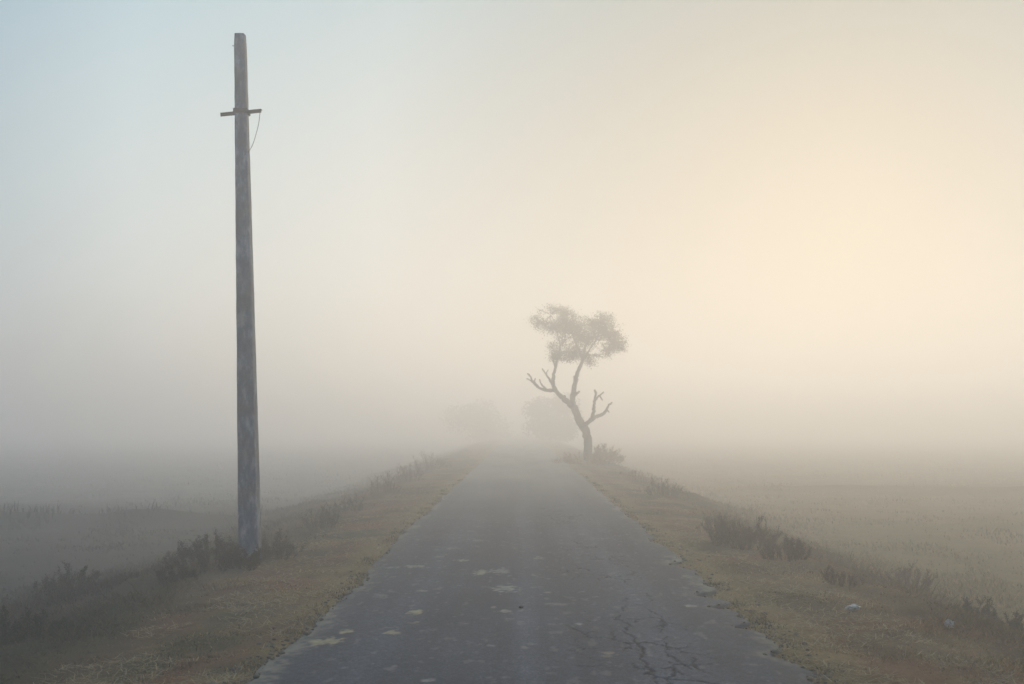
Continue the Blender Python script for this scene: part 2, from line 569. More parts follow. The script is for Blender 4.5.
# ------------------------------------------------------------------ grass
def blades(P, H, W, COLR, lean=.5, bend=.6, lo=0.0):
    """P Nx3 roots, H heights, W widths -> 5-vertex blades as tris"""
    n = len(P)
    az = rng.random(n) * 2 * math.pi
    ln = lo + lean * np.abs(rng.normal(size=n))
    ln = np.clip(ln, 0, 1.45)
    dirx, diry = np.cos(az), np.sin(az)
    fa = rng.random(n) * 2 * math.pi
    wx_, wy_ = np.cos(fa) * W / 2, np.sin(fa) * W / 2
    l2 = np.clip(ln + bend * rng.random(n), 0, 1.65)
    mid = P + np.stack([dirx * np.sin(ln), diry * np.sin(ln), np.cos(ln)], -1) * (H * .55)[:, None]
    tip = mid + np.stack([dirx * np.sin(l2), diry * np.sin(l2), np.cos(l2)], -1) * (H * .45)[:, None]
    wv = np.stack([wx_, wy_, np.zeros(n)], -1)
    V = np.stack([P - wv, P + wv, mid - wv * .8, mid + wv * .8, tip], 1).reshape(-1, 3)
    b = np.arange(n)[:, None] * 5
    Fc = np.concatenate([b + np.array([[0, 1, 3]]), b + np.array([[0, 3, 2]]), b + np.array([[2, 3, 4]])], 0)
    C = np.repeat(COLR, 5, 0)
    return V, Fc, C


def scatter(n, ymin, ymax, xmin, xmax, power=1.6):
    """more points close to the camera"""
    u = rng.random(n)
    a = 1 - power
    yy = (ymin ** a + u * (ymax ** a - ymin ** a)) ** (1 / a)
    xx = xmin + rng.random(n) * (xmax - xmin)
    return xx, yy


def near_ok(x, y):
    return (x > edge_right(y) - .02) | (x < edge_left(y) + .02)


VV, FF, CC, off = [], [], [], 0
def put(V, Fc, C):
    global off
    VV.append(V); FF.append(Fc + off); CC.append(C); off += len(V)


def verge_grass(side, n):
    x0, x1 = (1.6, 7.2) if side > 0 else (-7.2, -1.5)
    x, y = scatter(n, 3.6, 75, x0, x1, 1.75)
    d = np.abs(x - ROAD_X)
    cl = fbm(x * 1.6, y * 1.6, 101, 4); pt = fbm(x * .55, y * .4, 102, 3); fine = fbm(x * 7, y * 7, 103, 2)
    dens = .10 + 1.2 * sstep(.42, .66, cl) + .55 * sstep(.5, .7, fine)
    inner = 1 - sstep(.1, .9, d - ROAD_HW)
    dens *= 1 - .35 * inner
    dens += .5 * sstep(3.2, 4.2, d)
    keep = near_ok(x, y) & (rng.random(n) < dens)
    x, y, d, cl, pt, fine, inner = [a[keep] for a in (x, y, d, cl, pt, fine, inner)]
    k = len(x)
    outer = sstep(2.7, 4.2, d + (pt - .5) * .8)
    sc = 1 + y / 28
    h = (.010 + .018 * rng.random(k) ** 2 + .022 * sstep(.5, .7, cl)) * (1 + 1.4 * outer * (.2 + 1.4 * cl)) * (1 - .35 * inner)
    h *= np.where(rng.random(k) < .025, 2.2, 1.0)
    tus = sstep(.56, .70, fbm(x * 1.3, y * 1.0, 104, 4)) * sstep(2.9, 3.8, d)
    h = h * (1 + 3.2 * tus * rng.random(k))
    w = (.004 + .004 * rng.random(k)) * sc * 1.1
    base = ground_col(x, y)
    r = rng.random(k)
    dry = lerp(PAL['straw'], PAL['pale'], rng.random(k) * .7)
    c = lerp(base * 1.1, dry, (r < .20) * .6 * (1 - (.95 if side < 0 else .85) * outer))
    gsel = (rng.random(k) < (.05 + .5 * sstep(.50, .68, fbm(x * .8 + 9, y * .7, 64, 4)) + .25 * outer))
    gcol = lerp(PAL['green'], PAL['olive'], rng.random(k)) if side > 0 else lerp(PAL['dark'], PAL['olive'], rng.random(k) * .8)
    c = lerp(c, gcol, gsel * .75)
    if side < 0:
        c = lerp(c, lerp(PAL['dark'], PAL['brown'], rng.random(k) * .7), outer * .6)
    c = c * (.7 + .6 * rng.random(k))[:, None]
    P = np.stack([x, y, ground_z(x, y) - .006], -1)
    put(*blades(P, h, w, c, .7, .7, .45))
    return


verge_grass(1, 230000)
verge_grass(-1, 230000)
# straw litter lying flat on the inner verge
for side in (1, -1):
    n = 26000
    x, y = scatter(n, 4, 30, *( (1.62, 3.4) if side > 0 else (-3.3, -1.5)), 1.8)
    k_ = near_ok(x, y) & (fbm(x * 2.2, y * 2.2, 111, 3) > .42)
    x, y = x[k_], y[k_]; n = len(x)
    P = np.stack([x, y, ground_z(x, y) + .006 + .01 * rng.random(n)], -1)
    c = lerp(PAL['tan'], PAL['pale'], rng.random(n)) * (.6 + .5 * rng.random(n))[:, None]
    put(*blades(P, .05 + .09 * rng.random(n), (.004 + .003 * rng.random(n)) * (1 + y / 30), c, .12, .12, 1.3))
# tufts hanging over the broken tarmac edge
for side, cnt in ((1, 85), (-1, 70)):
    yy = 5 + 30 * rng.random(cnt) ** 1.7
    for yq in yy:
        xq = float(edge_right(np.array([yq]))[0]) + .05 if side > 0 else float(edge_left(np.array([yq]))[0]) - .05
        n = rng.integers(25, 90)
        x = xq + rng.normal(size=n) * .06 + side * .03; y = yq + rng.normal(size=n) * .09
        P = np.stack([x, y, ground_z(x, y) - .004], -1)
        g = rng.random() < (.35 if side > 0 else .2)
        c = (lerp(PAL['green'] * 1.4, PAL['olive'], rng.random(n)) if g else lerp(PAL['brown'], PAL['straw'], rng.random(n))) * (.6 + .6 * rng.random(n))[:, None]
        put(*blades(P, .02 + .045 * rng.random(n), (.004 + .003 * rng.random(n)) * (1 + yq / 30), c, .75, .9, .25))
o = np_mesh('verge_grass', np.concatenate(VV), np.concatenate(FF), M_GRASS, cols={'Col': np.concatenate(CC)}, smooth=False)
tag(o, 'short dry and green grass matted over both road verges', None, kind='stuff')

# low growth in the fields either side
VV, FF, CC, off = [], [], [], 0
for side, n in ((-1, 90000), (1, 80000)):
    x, y = scatter(n, 7, 110, 5.2, 12, 1.5)
    x = side * (5.0 + rng.random(n) ** 1.4 * (3 + y * .75))
    cl = fbm(x * .7, y * .7, 121, 4)
    k_ = rng.random(n) < (.12 + 1.2 * sstep(.45, .65, cl))
    x, y, cl = x[k_], y[k_], cl[k_]; n = len(x)
    P = np.stack([x, y, ground_z(x, y) - .01], -1)
    b = np.exp(-((y - 27 - .04 * x) / .7) ** 2) * (x < -6)
    h = (.03 + .05 * rng.random(n) + .06 * sstep(.5, .7, cl)) * (1 + 1.6 * b)
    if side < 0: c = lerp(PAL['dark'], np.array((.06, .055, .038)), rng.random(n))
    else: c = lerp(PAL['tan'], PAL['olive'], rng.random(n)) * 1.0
    c = lerp(c, np.array((.40, .36, .27)) if side < 0 else np.array((.56, .38, .18)), sstep(25, 42, y) * .85)  # far blades paled too, mist painted into their colour
    c = lerp(c, PAL['dark'] * .9, b * .7)
    c = c * (.7 + .6 * rng.random(n))[:, None]
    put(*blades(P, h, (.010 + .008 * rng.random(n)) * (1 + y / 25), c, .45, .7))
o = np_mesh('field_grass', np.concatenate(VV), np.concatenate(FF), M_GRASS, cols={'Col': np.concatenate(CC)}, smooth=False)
tag(o, 'low stubble and weeds over the misty fields', None, kind='stuff')

# gravel and clods along the tarmac edge
ico_v = []
phi = (1 + 5 ** .5) / 2
for a, b in ((1, phi), (-1, phi), (1, -phi), (-1, -phi)):
    ico_v += [(0, a, b), (a, b, 0), (b, 0, a)]
ico_v = np.array(ico_v) / math.hypot(1, phi)
import bmesh
bm = bmesh.new(); bmesh.ops.create_icosphere(bm, subdivisions=1, radius=1)
IV = np.array([v.co[:] for v in bm.verts]); IF = np.array([[v.index for v in f.verts] for f in bm.faces]); bm.free()
n = 1700
side = rng.choice([1, -1], n, p=[.62, .38])
y = (4.5 ** -.9 + rng.random(n) * (32 ** -.9 - 4.5 ** -.9)) ** (1 / -.9)
ex = np.where(side > 0, edge_right(y), edge_left(y))
x = ex + side * (np.abs(rng.normal(size=n)) * .16 - .05)
inside = np.where(side > 0, x < ex, x > ex)
s = .006 + .016 * rng.random(n) ** 3
s = np.where(rng.random(n) < .012, s * 1.8, s)
z = np.where(inside, road_z(x, y), ground_z(x, y)) + s * .25
V = IV[None] * (1 + .35 * (rng.random((n, len(IV), 1)) - .5)) * s[:, None, None] * np.array([1.2, 1, .7])
V = V + np.stack([x, y, z], -1)[:, None, :]
Fc = (IF[None] + (np.arange(n) * len(IV))[:, None, None]).reshape(-1, 3)
c = lerp(np.array((.13, .105, .08)), np.array((.36, .27, .17)), rng.random(n)) 
o = np_mesh('gravel', V.reshape(-1, 3), Fc, M_GRASS, cols={'Col': np.repeat(c, len(IV), 0)}, smooth=False)
tag(o, 'loose gravel and broken tarmac crumbs along the road edge', None, kind='stuff')


# ------------------------------------------------------------------ leaves
def leaf_quads(P, size, cols, flat=0.0, aspect=.5):
    n = len(P)
    d = rng.normal(size=(n, 3)); d[:, 2] *= (1 - flat)
    d /= np.linalg.norm(d, axis=1)[:, None]
    e = rng.normal(size=(n, 3)); e -= (e * d).sum(1)[:, None] * d
    e /= np.linalg.norm(e, axis=1)[:, None]
    L = d * (size * .5)[:, None]; W = e * (size * aspect * .5)[:, None]
    V = np.stack([P - L, P + W, P + L, P - W], 1).reshape(-1, 3)
    return V, np.arange(n * 4).reshape(n, 4), np.repeat(cols, 4, 0)


def shrub(loc, width, depth, height, stems, leaves, pal, label, group, name='shrub', leaf=.016, cat='shrub', upright=.5, rz=0):
    root = empty(name, loc, rz)
    tag(root, label, cat, group)
    leaves = int(leaves * (6.0 if height < .75 and loc[1] < 18 else 3.5)); stems = int(stems * 1.5)
    T = Tubes(); LP = []
    for i in range(stems):
        a = rng.random() * 2 * math.pi; rr = rng.random() ** .5
        bx, by = math.cos(a) * rr * width * .38, math.sin(a) * rr * depth * .38
        env = max(.25, 1 - .75 * rr ** 2) * (.55 + .6 * rng.random())
        h = height * env
        ox = math.cos(a) * rr * width * .22 + rng.normal() * width * .06 * (1.4 - upright)
        oy = math.sin(a) * rr * depth * .22 + rng.normal() * depth * .06 * (1.4 - upright)
        p0 = np.array([bx, by, -.06]); p2 = np.array([bx + ox, by + oy, h])
        p1 = (p0 + p2) / 2 + np.array([rng.normal() * .03, rng.normal() * .03, h * .08])
        c = spline([p0, p1, p2], 6)
        r0 = .004 + .004 * rng.random() + height * .003
        T.add(c, np.linspace(r0, r0 * .3, 6), 5)
        for q in range(rng.integers(3, 7)):
            s = rng.random() * .65 + .3
            st = c[min(5, int(s * 5))] * (1 - (s * 5) % 1) + c[min(5, int(s * 5) + 1)] * ((s * 5) % 1)
            aa = rng.random() * 2 * math.pi; ll = height * (.14 + .22 * rng.random())
            en = st + np.array([math.cos(aa) * ll * .55, math.sin(aa) * ll * .55, ll * (.5 + .5 * rng.random())])
            T.add([st, (st + en) / 2 + rng.normal(size=3) * .008, en], [r0 * .45, r0 * .35, r0 * .15], 4)
            k = max(2, int(leaves / (stems * 6)))
            tq = rng.random(k)[:, None]
            LP.append(st + (en - st) * tq + rng.normal(size=(k, 3)) * height * .035)
        k = max(2, int(leaves / (stems * 4)))
        tq = .25 + .75 * rng.random(k)
        idx = np.clip((tq * 5).astype(int), 0, 4); fr = (tq * 5 - idx)[:, None]
        LP.append(c[idx] * (1 - fr) + c[idx + 1] * fr + rng.normal(size=(k, 3)) * height * .03)
    T.build('stems', M_STEM, root)
    LP = np.concatenate(LP); LP = LP[LP[:, 2] > -.02]
    n = len(LP)
    cs = lerp(np.array(pal[0]), np.array(pal[1]), rng.random(n)) * (.7 + .6 * rng.random(n))[:, None]
    V, Fc, C = leaf_quads(LP, leaf * (.6 + .8 * rng.random(n)), cs, .2, .45)
    np_mesh('foliage', V, Fc, M_LEAF, root, {'Col': C}, smooth=False)
    return root


def gz(x, y):
    return float(ground_z(np.array([x]), np.array([y]))[0])


DK = ((.028, .034, .022), (.055, .055, .034))
DKG = ((.022, .034, .018), (.045, .058, .028))
BR = ((.12, .08, .05), (.21, .145, .085))
GY = ((.075, .068, .05), (.13, .11, .078))
RU = ((.30, .17, .08), (.42, .27, .13))
G_L = 'shrubs along the left bank'
G_R = 'shrubs along the right bank'


def place(px, py_base, y):
    """ground point seen at column px, on the terrain, y metres ahead"""
    p = at_depth(px, py_base, y)
    return (p.x, y, gz(p.x, y))


def S(px, y, wpx, hpx, stems, leaves, pal, label, group, **kw):
    x, yy, z = place(px, 540, y)
    k = y / F
    return shrub((x, yy, z), wpx * k, kw.pop('depth', wpx * k * .8), hpx * k, stems, leaves, pal, label, group, **kw)


# at the foot of the pole
S(209, 12.7, 84, 32, 34, 3600, DK, 'dark twiggy shrub at the left foot of the concrete pole', G_L)
S(276, 13.3, 44, 28, 18, 1300, GY, 'small wispy shrub at the right foot of the concrete pole', G_L)
S(246, 12.35, 44, 20, 20, 1200, DK, 'low dark clump of weeds in front of the concrete pole', G_L, name='weed_clump', cat='weeds')
S(176, 11.6, 46, 18, 18, 1100, DK, 'dark low shrub left of the twiggy shrub by the pole, at the bank edge', G_L)
# lower left corner
S(22, 9.2, 110, 36, 34, 3200, DKG, 'dark green weedy bush in the lower left corner of the picture, nearest the camera', G_L)
S(72, 12.5, 70, 30, 20, 1700, DKG, 'hazy dark bush down in the left field beside the bank', G_L)
# along the left crest, going away
S(322, 17.2, 34, 24, 16, 900, GY, 'small grey weed tuft on the left bank just beyond the pole', G_L, name='weed_clump', cat='weeds')
S(352, 21, 30, 16, 14, 700, GY, 'low misty weed tuft on the left bank, third in line beyond the pole', G_L, name='weed_clump', cat='weeds')
S(384, 26, 34, 20, 16, 900, BR, 'misty brown shrub on the left bank, midway along the row past the pole', G_L)
S(408, 32, 30, 18, 16, 900, BR, 'fading shrub on the left bank with thin upright twigs, second farthest of its row', G_L)
S(430, 40, 38, 20, 18, 1000, BR, 'farthest pale shrub on the left bank, almost lost in mist', G_L)
# right crest
S(742, 14.3, 62, 33, 30, 2800, GY, 'dark bushy shrub on the right bank, larger of the two side by side', G_R)
S(786, 13.2, 50, 24, 22, 1700, GY, 'dark shrub on the right bank, lower one nearer the camera of the pair', G_R)
S(716, 16.5, 26, 22, 14, 700, BR, 'thin grey weeds behind the pair of dark shrubs on the right bank', G_R, name='weed_clump', cat='weeds')
S(664, 25, 34, 18, 20, 1100, BR, 'upright misty shrub on the right bank, between the tree and the dark pair', G_R)
S(638, 33, 46, 13, 20, 1100, RU, 'low reddish dry scrub on the right bank, between the upright shrub and the tree foot', G_R)
S(838, 11.4, 40, 18, 14, 700, BR, 'low brown weed patch on the right slope in front of the dark pair', G_R, name='weed_clump', cat='weeds')
S(968, 11.2, 46, 26, 18, 1200, DKG, 'green shrub at the right edge of the picture, left of its darker neighbour', G_R)
S(1012, 10.6, 44, 28, 18, 1200, DKG, 'dark shrub cut by the right edge of the picture', G_R)
S(900, 14, 56, 26, 16, 900, BR, 'faint brown shrub down in the right field behind the green edge shrubs', G_R)

# ------------------------------------------------------------------ pole
base = place(251, 552, 12.9)
PX, PY = base[0], base[1]
PZ = base[2] - .12
top = at_depth(239.8, 34, 12.9)
pole = empty('utility_pole', (PX, PY, PZ))
tag(pole, 'tall weathered concrete utility pole without wires, leaning slightly left', 'utility pole')
H = top.z - PZ
leanx = (top.x - PX)


def pole_c(t):
    return np.array([leanx * t, 0.02 * t, H * t])


def pole_w(t):       # width across, depth
    return .255 - .115 * t, .225 - .10 * t


bm = bmesh.new()
rings = []
ts = np.linspace(0, 1, 41)
for t in ts:
    c = pole_c(t); w, d = pole_w(t)
    if t > .995: w, d = w * .93, d * .93
    ch = .014
    pts = []
    for sx, sy, order in ((-1, -1, 0), (1, -1, 1), (1, 1, 0), (-1, 1, 1)):
        a = (sx * (w / 2 - ch), sy * d / 2); b = (sx * w / 2, sy * (d / 2 - ch))
        pts += [b, a] if order == 0 else [a, b]
    jit = (rng.random((8, 2)) - .5) * .004
    rings.append([bm.verts.new((c[0] + p[0] + j[0], c[1] + p[1] + j[1], c[2])) for p, j in zip(pts, jit)])
for r0, r1 in zip(rings[:-1], rings[1:]):
    for k in range(8):
        bm.faces.new((r0[k], r0[(k + 1) % 8], r1[(k + 1) % 8], r1[k]))
bm.faces.new(rings[-1]); bm.faces.new(rings[0][::-1])
me = bpy.data.meshes.new('post'); bm.to_mesh(me); bm.free()
link_mesh('post', me, M_CONC, pole)


def box_bm(bm, c, size, rot=None):
    r = bmesh.ops.create_cube(bm, size=1)
    mt = Matrix.Translation(c) @ (rot or Matrix()) @ Matrix.Diagonal((*size, 1))
    bmesh.ops.transform(bm, matrix=mt, verts=r['verts'])


def t_at(py):
    """height fraction on the pole seen at row py"""
    return (at_depth(240, py, 12.9).z - PZ) / H


# cross arm: two angle-iron lengths bolted to a clamp band round the post
ta = t_at(112.5)
c = pole_c(ta); w, d = pole_w(ta)
tilt = Matrix.Rotation(R(5.5), 4, 'Y')
tilt = Matrix.Rotation(R(-5.5), 4, 'Y')
for nm, sx in (('left', -1), ('right', 1)):
    bm = bmesh.new()
    L = .205
    cx = sx * (w / 2 + L / 2 - .012)
    ctr = Vector((c[0], c[1] - .02, c[2])) + (tilt @ Vector((cx, 0, -.012)))
    box_bm(bm, ctr + Vector((0, -.026, 0)), (L, .007, .052), tilt)
    box_bm(bm, ctr + Vector((0, .003, .0225)), (L, .050, .007), tilt)
    me = bpy.data.meshes.new('crossarm'); bm.to_mesh(me); bm.free()
    arm = link_mesh('crossarm', me, M_IRON, pole)
    T = Tubes()
    e = ctr + tilt @ Vector((sx * (L / 2 - .02), -.026, 0))
    T.add([e + Vector((0, -.018, 0)), e + Vector((0, .02, 0))], [.011, .011], 6)
    T.build('bolt', M_IRON, arm)
    if sx > 0: wire_start = e + Vector((.008, -.008, -.012))
bm = bmesh.new()
cc = Vector((c[0], c[1], c[2]))
for cx, cy, sx_, sy_ in ((0, -d / 2 - .006, w + .03, .008), (0, d / 2 + .006, w + .03, .008), (-w / 2 - .006, 0, .008, d + .006), (w / 2 + .006, 0, .008, d + .006)):
    box_bm(bm, cc + Vector((cx, cy, .012)), (sx_, sy_, .062))
me = bpy.data.meshes.new('clamp_band'); bm.to_mesh(me); bm.free()
link_mesh('clamp_band', me, M_IRON, pole)
# slack wire from the right end of the arm back to the post
tw = t_at(153)
cw = pole_c(tw); ww, dw = pole_w(tw)
end = Vector((cw[0] + ww / 2 + .004, cw[1] - dw / 2 + .03, cw[2]))
mid1 = wire_start.lerp(end, .35) + Vector((.030, 0, .0)); mid2 = wire_start.lerp(end, .78) + Vector((.028, 0, -.01))
T = Tubes(); T.add(spline([wire_start, mid1, mid2, end], 16), [.0042] * 16, 5)
T.build('wire', M_IRON, pole)
# small spike near the top
tn = t_at(46); cn = pole_c(tn); wn, dn = pole_w(tn)
T = Tubes(); T.add([(cn[0] - wn / 2 + .01, cn[1] - .02, cn[2]), (cn[0] - wn / 2 - .035, cn[1] - .02, cn[2] + .004)], [.006, .004], 5)
T.build('nail', M_IRON, pole)

# ------------------------------------------------------------------ main tree
TY = 49.0
tb = at_depth(587, 452, TY)
TZ = gz(tb.x, TY)
tree = empty('tree', (tb.x, TY, TZ))
tag(tree, 'lone pollarded tree with bare stub branches and two lobed crown beside the road', 'tree')


def tp(px, py, dy=0.0):
    p = at_depth(px, py, TY + dy)
    return np.array([p.x - tb.x, p.y - TY, p.z - TZ])


def zt(zx, zy, dy=0.0):
    """coordinates measured on the enlarged crop (3.6x, origin 480,290)"""
    return tp(480 + zx / 3.6, 290 + zy / 3.6, dy)


def knobby(path, r0, r1, n=14, knob=.12, sides=10):
    c = spline(path, n)
    r = np.linspace(r0, r1, n) * (1 + knob * rng.normal(size=n) * .5)
    c = c + rng.normal(size=c.shape) * r0 * .12
    return c, np.abs(r)


T = Tubes()
trunk_path = [zt(390, 600, 0), zt(388, 560, 0), zt(385, 525, 0), zt(374, 488, 0)]
trunk_path[0][2] = -.25
c, r = knobby(trunk_path, .215, .20, 14, .06, 12)
r[:4] *= np.array([1.5, 1.25, 1.1, 1.03])
T.add(c, r, 12, .07)
c, r = knobby([zt(376, 500), zt(355, 460, .05), zt(338, 425, .1), zt(328, 405, .1)], .19, .175, 10, .08)
T.add(c, r, 12, .08)
T.build('trunk', M_BARK, tree)


def limb(paths):
    T = Tubes()
    for pth, r0, r1 in paths:
        c, r = knobby(pth, r0 * .60, r1 * .46, max(8, len(pth) * 4), .16)
        T.add(c, r, 8, .1)
    return T.build('branch', M_BARK, tree)


# leader rising into the crown
limb([([zt(330, 412), zt(336, 375, .2), zt(344, 320, .3), zt(356, 285, .3), zt(372, 245, .3), zt(380, 200, .2)], .26, .11),
      ([zt(350, 300, .3), zt(366, 262, .2), zt(395, 215, -.2), zt(430, 160, -.4)], .13, .05),
      ([zt(372, 250, .3), zt(350, 205, .5), zt(330, 150, .6), zt(322, 110, .5)], .12, .04),
      ([zt(380, 200, .2), zt(410, 165, .6), zt(450, 135, .8), zt(480, 130, .8)], .09, .03),
      ([zt(336, 380, .1), zt(350, 372, -.3), zt(357, 365, -.4)], .14, .09)])
# left limb with the thin riser
limb([([zt(335, 420), zt(312, 400, -.2), zt(288, 380, -.4), zt(266, 352, -.5), zt(263, 320, -.5), zt(270, 285, -.4), zt(280, 245, -.3)], .25, .12),
      ([zt(272, 280, -.4), zt(262, 245, -.5), zt(258, 215, -.4)], .08, .05),
      ([zt(279, 248, -.3), zt(288, 215, -.2), zt(284, 180, 0), zt(268, 130, .2)], .09, .03),
      ([zt(284, 215, -.3), zt(296, 180, -.1), zt(300, 130, 0)], .06, .03)])
# left stubs
limb([([zt(268, 360, -.5), zt(245, 362, -.6), zt(212, 352, -.8), zt(195, 335, -.9), zt(178, 308, -.9)], .16, .075),
      ([zt(212, 352, -.8), zt(196, 330, -.6), zt(200, 318, -.5)], .09, .06),
      ([zt(195, 336, -.9), zt(180, 325, -1.0), zt(168, 318, -1.0)], .07, .05),
      ([zt(240, 360, -.6), zt(222, 340, -.9), zt(214, 322, -1.0)], .09, .06),
      ([zt(178, 308, -.9), zt(172, 300, -.9)], .085, .07)])
limb([([zt(264, 345, -.5), zt(248, 320, -.7), zt(236, 300, -.8), zt(224, 284, -.8)], .11, .06),
      ([zt(240, 306, -.8), zt(240, 296, -.6), zt(246, 288, -.5)], .06, .045)])
# right pollarded fork
limb([([zt(374, 492), zt(388, 478, -.1), zt(402, 462, -.2), zt(409, 430, -.2), zt(412, 400, -.2), zt(417, 366, -.2)], .22, .10),
      ([zt(413, 402, -.2), zt(424, 385, -.1), zt(440, 372, -.1), zt(446, 366, 0)], .09, .06),
      ([zt(430, 381, -.1), zt(438, 392, -.2), zt(441, 398, -.2)], .07, .05),
      ([zt(417, 368, -.2), zt(412, 360, -.2)], .11, .09)])
limb([([zt(398, 468, -.1), zt(420, 456, .1), zt(445, 445, .2), zt(458, 425, .2), zt(470, 408, .2)], .17, .09),
      ([zt(456, 430, .2), zt(464, 440, .3)], .08, .06),
      ([zt(468, 412, .2), zt(476, 404, .2)], .09, .07)])

# crown lobes (centre on crop, radii in crop px, relative leaf weight)
lobes = [
    ((215, 112, .1), (38, 30), .6), ((255, 88, .2), (48, 34), 1.2), ((300, 95, .3), (40, 36), 1.0), ((270, 130, .1), (48, 34), .9),
    ((330, 130, .2), (46, 50), 1.3), ((355, 170, 0), (52, 46), 1.5), ((310, 175, .2), (42, 40), .9), ((285, 235, -.3), (30, 30), .45),
    ((400, 110, -.3), (34, 34), .8), ((435, 115, -.4), (48, 42), 1.3), ((460, 160, -.2), (52, 44), 1.3), ((410, 180, .2), (52, 48), 1.4),
    ((490, 185, .1), (36, 32), .7), ((400, 235, .2), (52, 30), .7), ((345, 225, .1), (44, 28), .7), ((455, 215, .3), (40, 26), .5),
    ((262, 205, -.3), (18, 22), .16), ((325, 240, .2), (26, 22), .3), ((272, 240, -.3), (22, 24), .25), ((395, 255, .2), (22, 18), .25),
    ((505, 205, .2), (22, 22), .25), ((200, 130, .1), (22, 22), .22),
]
S36 = TY / F / 3.6
pts = []
TOT = 25000
wt = sum(l[2] for l in lobes)
T = Tubes()
for (cx, cy, dy), (rx, ry), w_ in lobes:
    cen = zt(cx, cy, dy)
    rad = np.array([rx * S36, (rx + ry) * .5 * S36 * 1.1, ry * S36]) * .98
    # sprays of leaves around little twigs
    nsp = int(150 * w_)
    per = max(4, int(TOT * w_ / wt / nsp * 1.5))
    for i in range(nsp):
        d = rng.normal(size=3); d /= np.linalg.norm(d)
        rr_ = rng.random() ** .45 * (1.0 + .28 * (rng.random() < .12))
        q = cen + d * rad * rr_
        # ragged gaps: whole sprays are missing where a coarse noise is low
        if vnoise(np.array([q[0] * 1.5 + q[1] * .7]), np.array([q[2] * 1.7 - q[1] * .5]), 77)[0] < .33 + .12 * rng.random(): continue
        sp = rng.normal(size=(per, 3)) * np.array([.13, .13, .085]) * (.45 + .9 * rng.random())
        pts.append(q + sp)
        if rng.random() < .16 or rr_ > 1:
            T.add([cen + (q - cen) * .15, cen + (q - cen) * .6 + rng.normal(size=3) * .06, q], [.028, .018, .008], 4)
pts = np.concatenate(pts)
n = len(pts)
cs = lerp(np.array((.065, .066, .030)), np.array((.14, .125, .062)), rng.random(n)) * (.75 + .5 * rng.random(n))[:, None]
V, Fc, C = leaf_quads(pts, (.035 + .055 * rng.random(n)), cs, .15, .55)
crown = np_mesh('crown', V, Fc, M_LEAF, tree, {'Col': C}, smooth=False)
T.build('twigs', M_BARK, crown)


def bg_tree(name, px0, px1, py_top, py_bot, Yd, label, leaves, group=None, trunk_px=None, pal=((.03, .036, .02), (.06, .062, .034)), lsize=.3):
    cxp = (px0 + px1) / 2
    x = at_depth(trunk_px or cxp, 425, Yd).x
    z = gz(x, Yd)
    root = empty(name, (x, Yd, z)); tag(root, label, 'tree', group)
    k = Yd / F
    ztop = at_depth(cxp, py_top, Yd).z - z; zbot = at_depth(cxp, py_bot, Yd).z - z
    cx = at_depth(cxp, 425, Yd).x - x
    Rw = (px1 - px0) * k * .5
    T = Tubes()
    c_, r_ = knobby([(0, 0, -.2), (cx * .3 + .1, 0, zbot * .6), (cx * .8, .1, zbot + .25 * (ztop - zbot))], .28, .16, 10)
    T.add(c_, r_, 8, .08)
    P = []
    for i in range(16):
        a = rng.random() * 2 * math.pi; rr = rng.random() ** .6
        hh = rng.random()
        cen = np.array([cx + math.cos(a) * rr * Rw * .68, math.sin(a) * rr * Rw * .6, zbot + (ztop - zbot) * (.2 + .62 * hh * (1 - .4 * rr))])
        rad = Rw * (.28 + .18 * rng.random())
        T.add(spline([c_[-2], (c_[-2] + cen) / 2 + rng.normal(size=3) * .15, cen], 6), np.linspace(.10, .03, 6), 5)
        m_ = leaves // 16
        d = rng.normal(size=(m_, 3)); d /= np.linalg.norm(d, axis=1)[:, None]
        P.append(cen + d * rad * (rng.random(m_) ** .45)[:, None] * np.array([1, 1, .75]))
    P = np.concatenate(P); n = len(P)
    cs = lerp(np.array(pal[0]), np.array(pal[1]), rng.random(n))
    V, Fc, C = leaf_quads(P, lsize * (.6 + .7 * rng.random(n)), cs, .15, .55)
    T.build('trunk', M_BARK, root)
    np_mesh('crown', V, Fc, M_LEAF, root, {'Col': C}, smooth=False)
    return root


bg_tree('tree', 514, 586, 368, 452, 112, 'misty round tree right behind the lone pollarded tree, only a grey shape', 9000, 'trees fading into the mist')
bg_tree('tree', 432, 524, 389, 456, 138, 'barely visible broad tree far down the road, left of the pollarded tree', 5200, 'trees fading into the mist', lsize=.4)
# tawny bush beside the trunk
S(606, 47.5, 32, 19, 26, 2600, RU, 'tawny dry bush standing right beside the foot of the lone tree', G_R, leaf=.055)
S(584, 44, 60, 11, 26, 1900, RU, 'low rusty scrub in front of the foot of the lone tree', G_R, leaf=.05)


# ------------------------------------------------------------------ litter
def crumple(name, px, py, size, mat, label, cat, squash):
    p = on_plane(px, py, -.10)
    z = gz(p.x, p.y)
    bm = bmesh.new(); bmesh.ops.create_icosphere(bm, subdivisions=3, radius=1)
    for v in bm.verts:
        n_ = float(vnoise(np.array([v.co.x * 2.2 + v.co.z * 3.1 + px]), np.array([v.co.y * 2.2 - v.co.z * 1.7]), 5)[0])
        n2_ = float(vnoise(np.array([v.co.x * 6 + v.co.z * 5]), np.array([v.co.y * 6 - v.co.z * 4 + py]), 6)[0])
        f = .5 + .8 * abs(n_ - .5) * 2 + .7 * abs(n2_ - .5)
        v.co = Vector((v.co.x * squash[0], v.co.y * squash[1], v.co.z * squash[2])) * f * size
    me = bpy.data.meshes.new(name); bm.to_mesh(me); bm.free()
    o = link_mesh(name, me, mat); o.location = (p.x, p.y, z + size * squash[2] * .55 + .02)
    tag(o, label, cat)
    return o


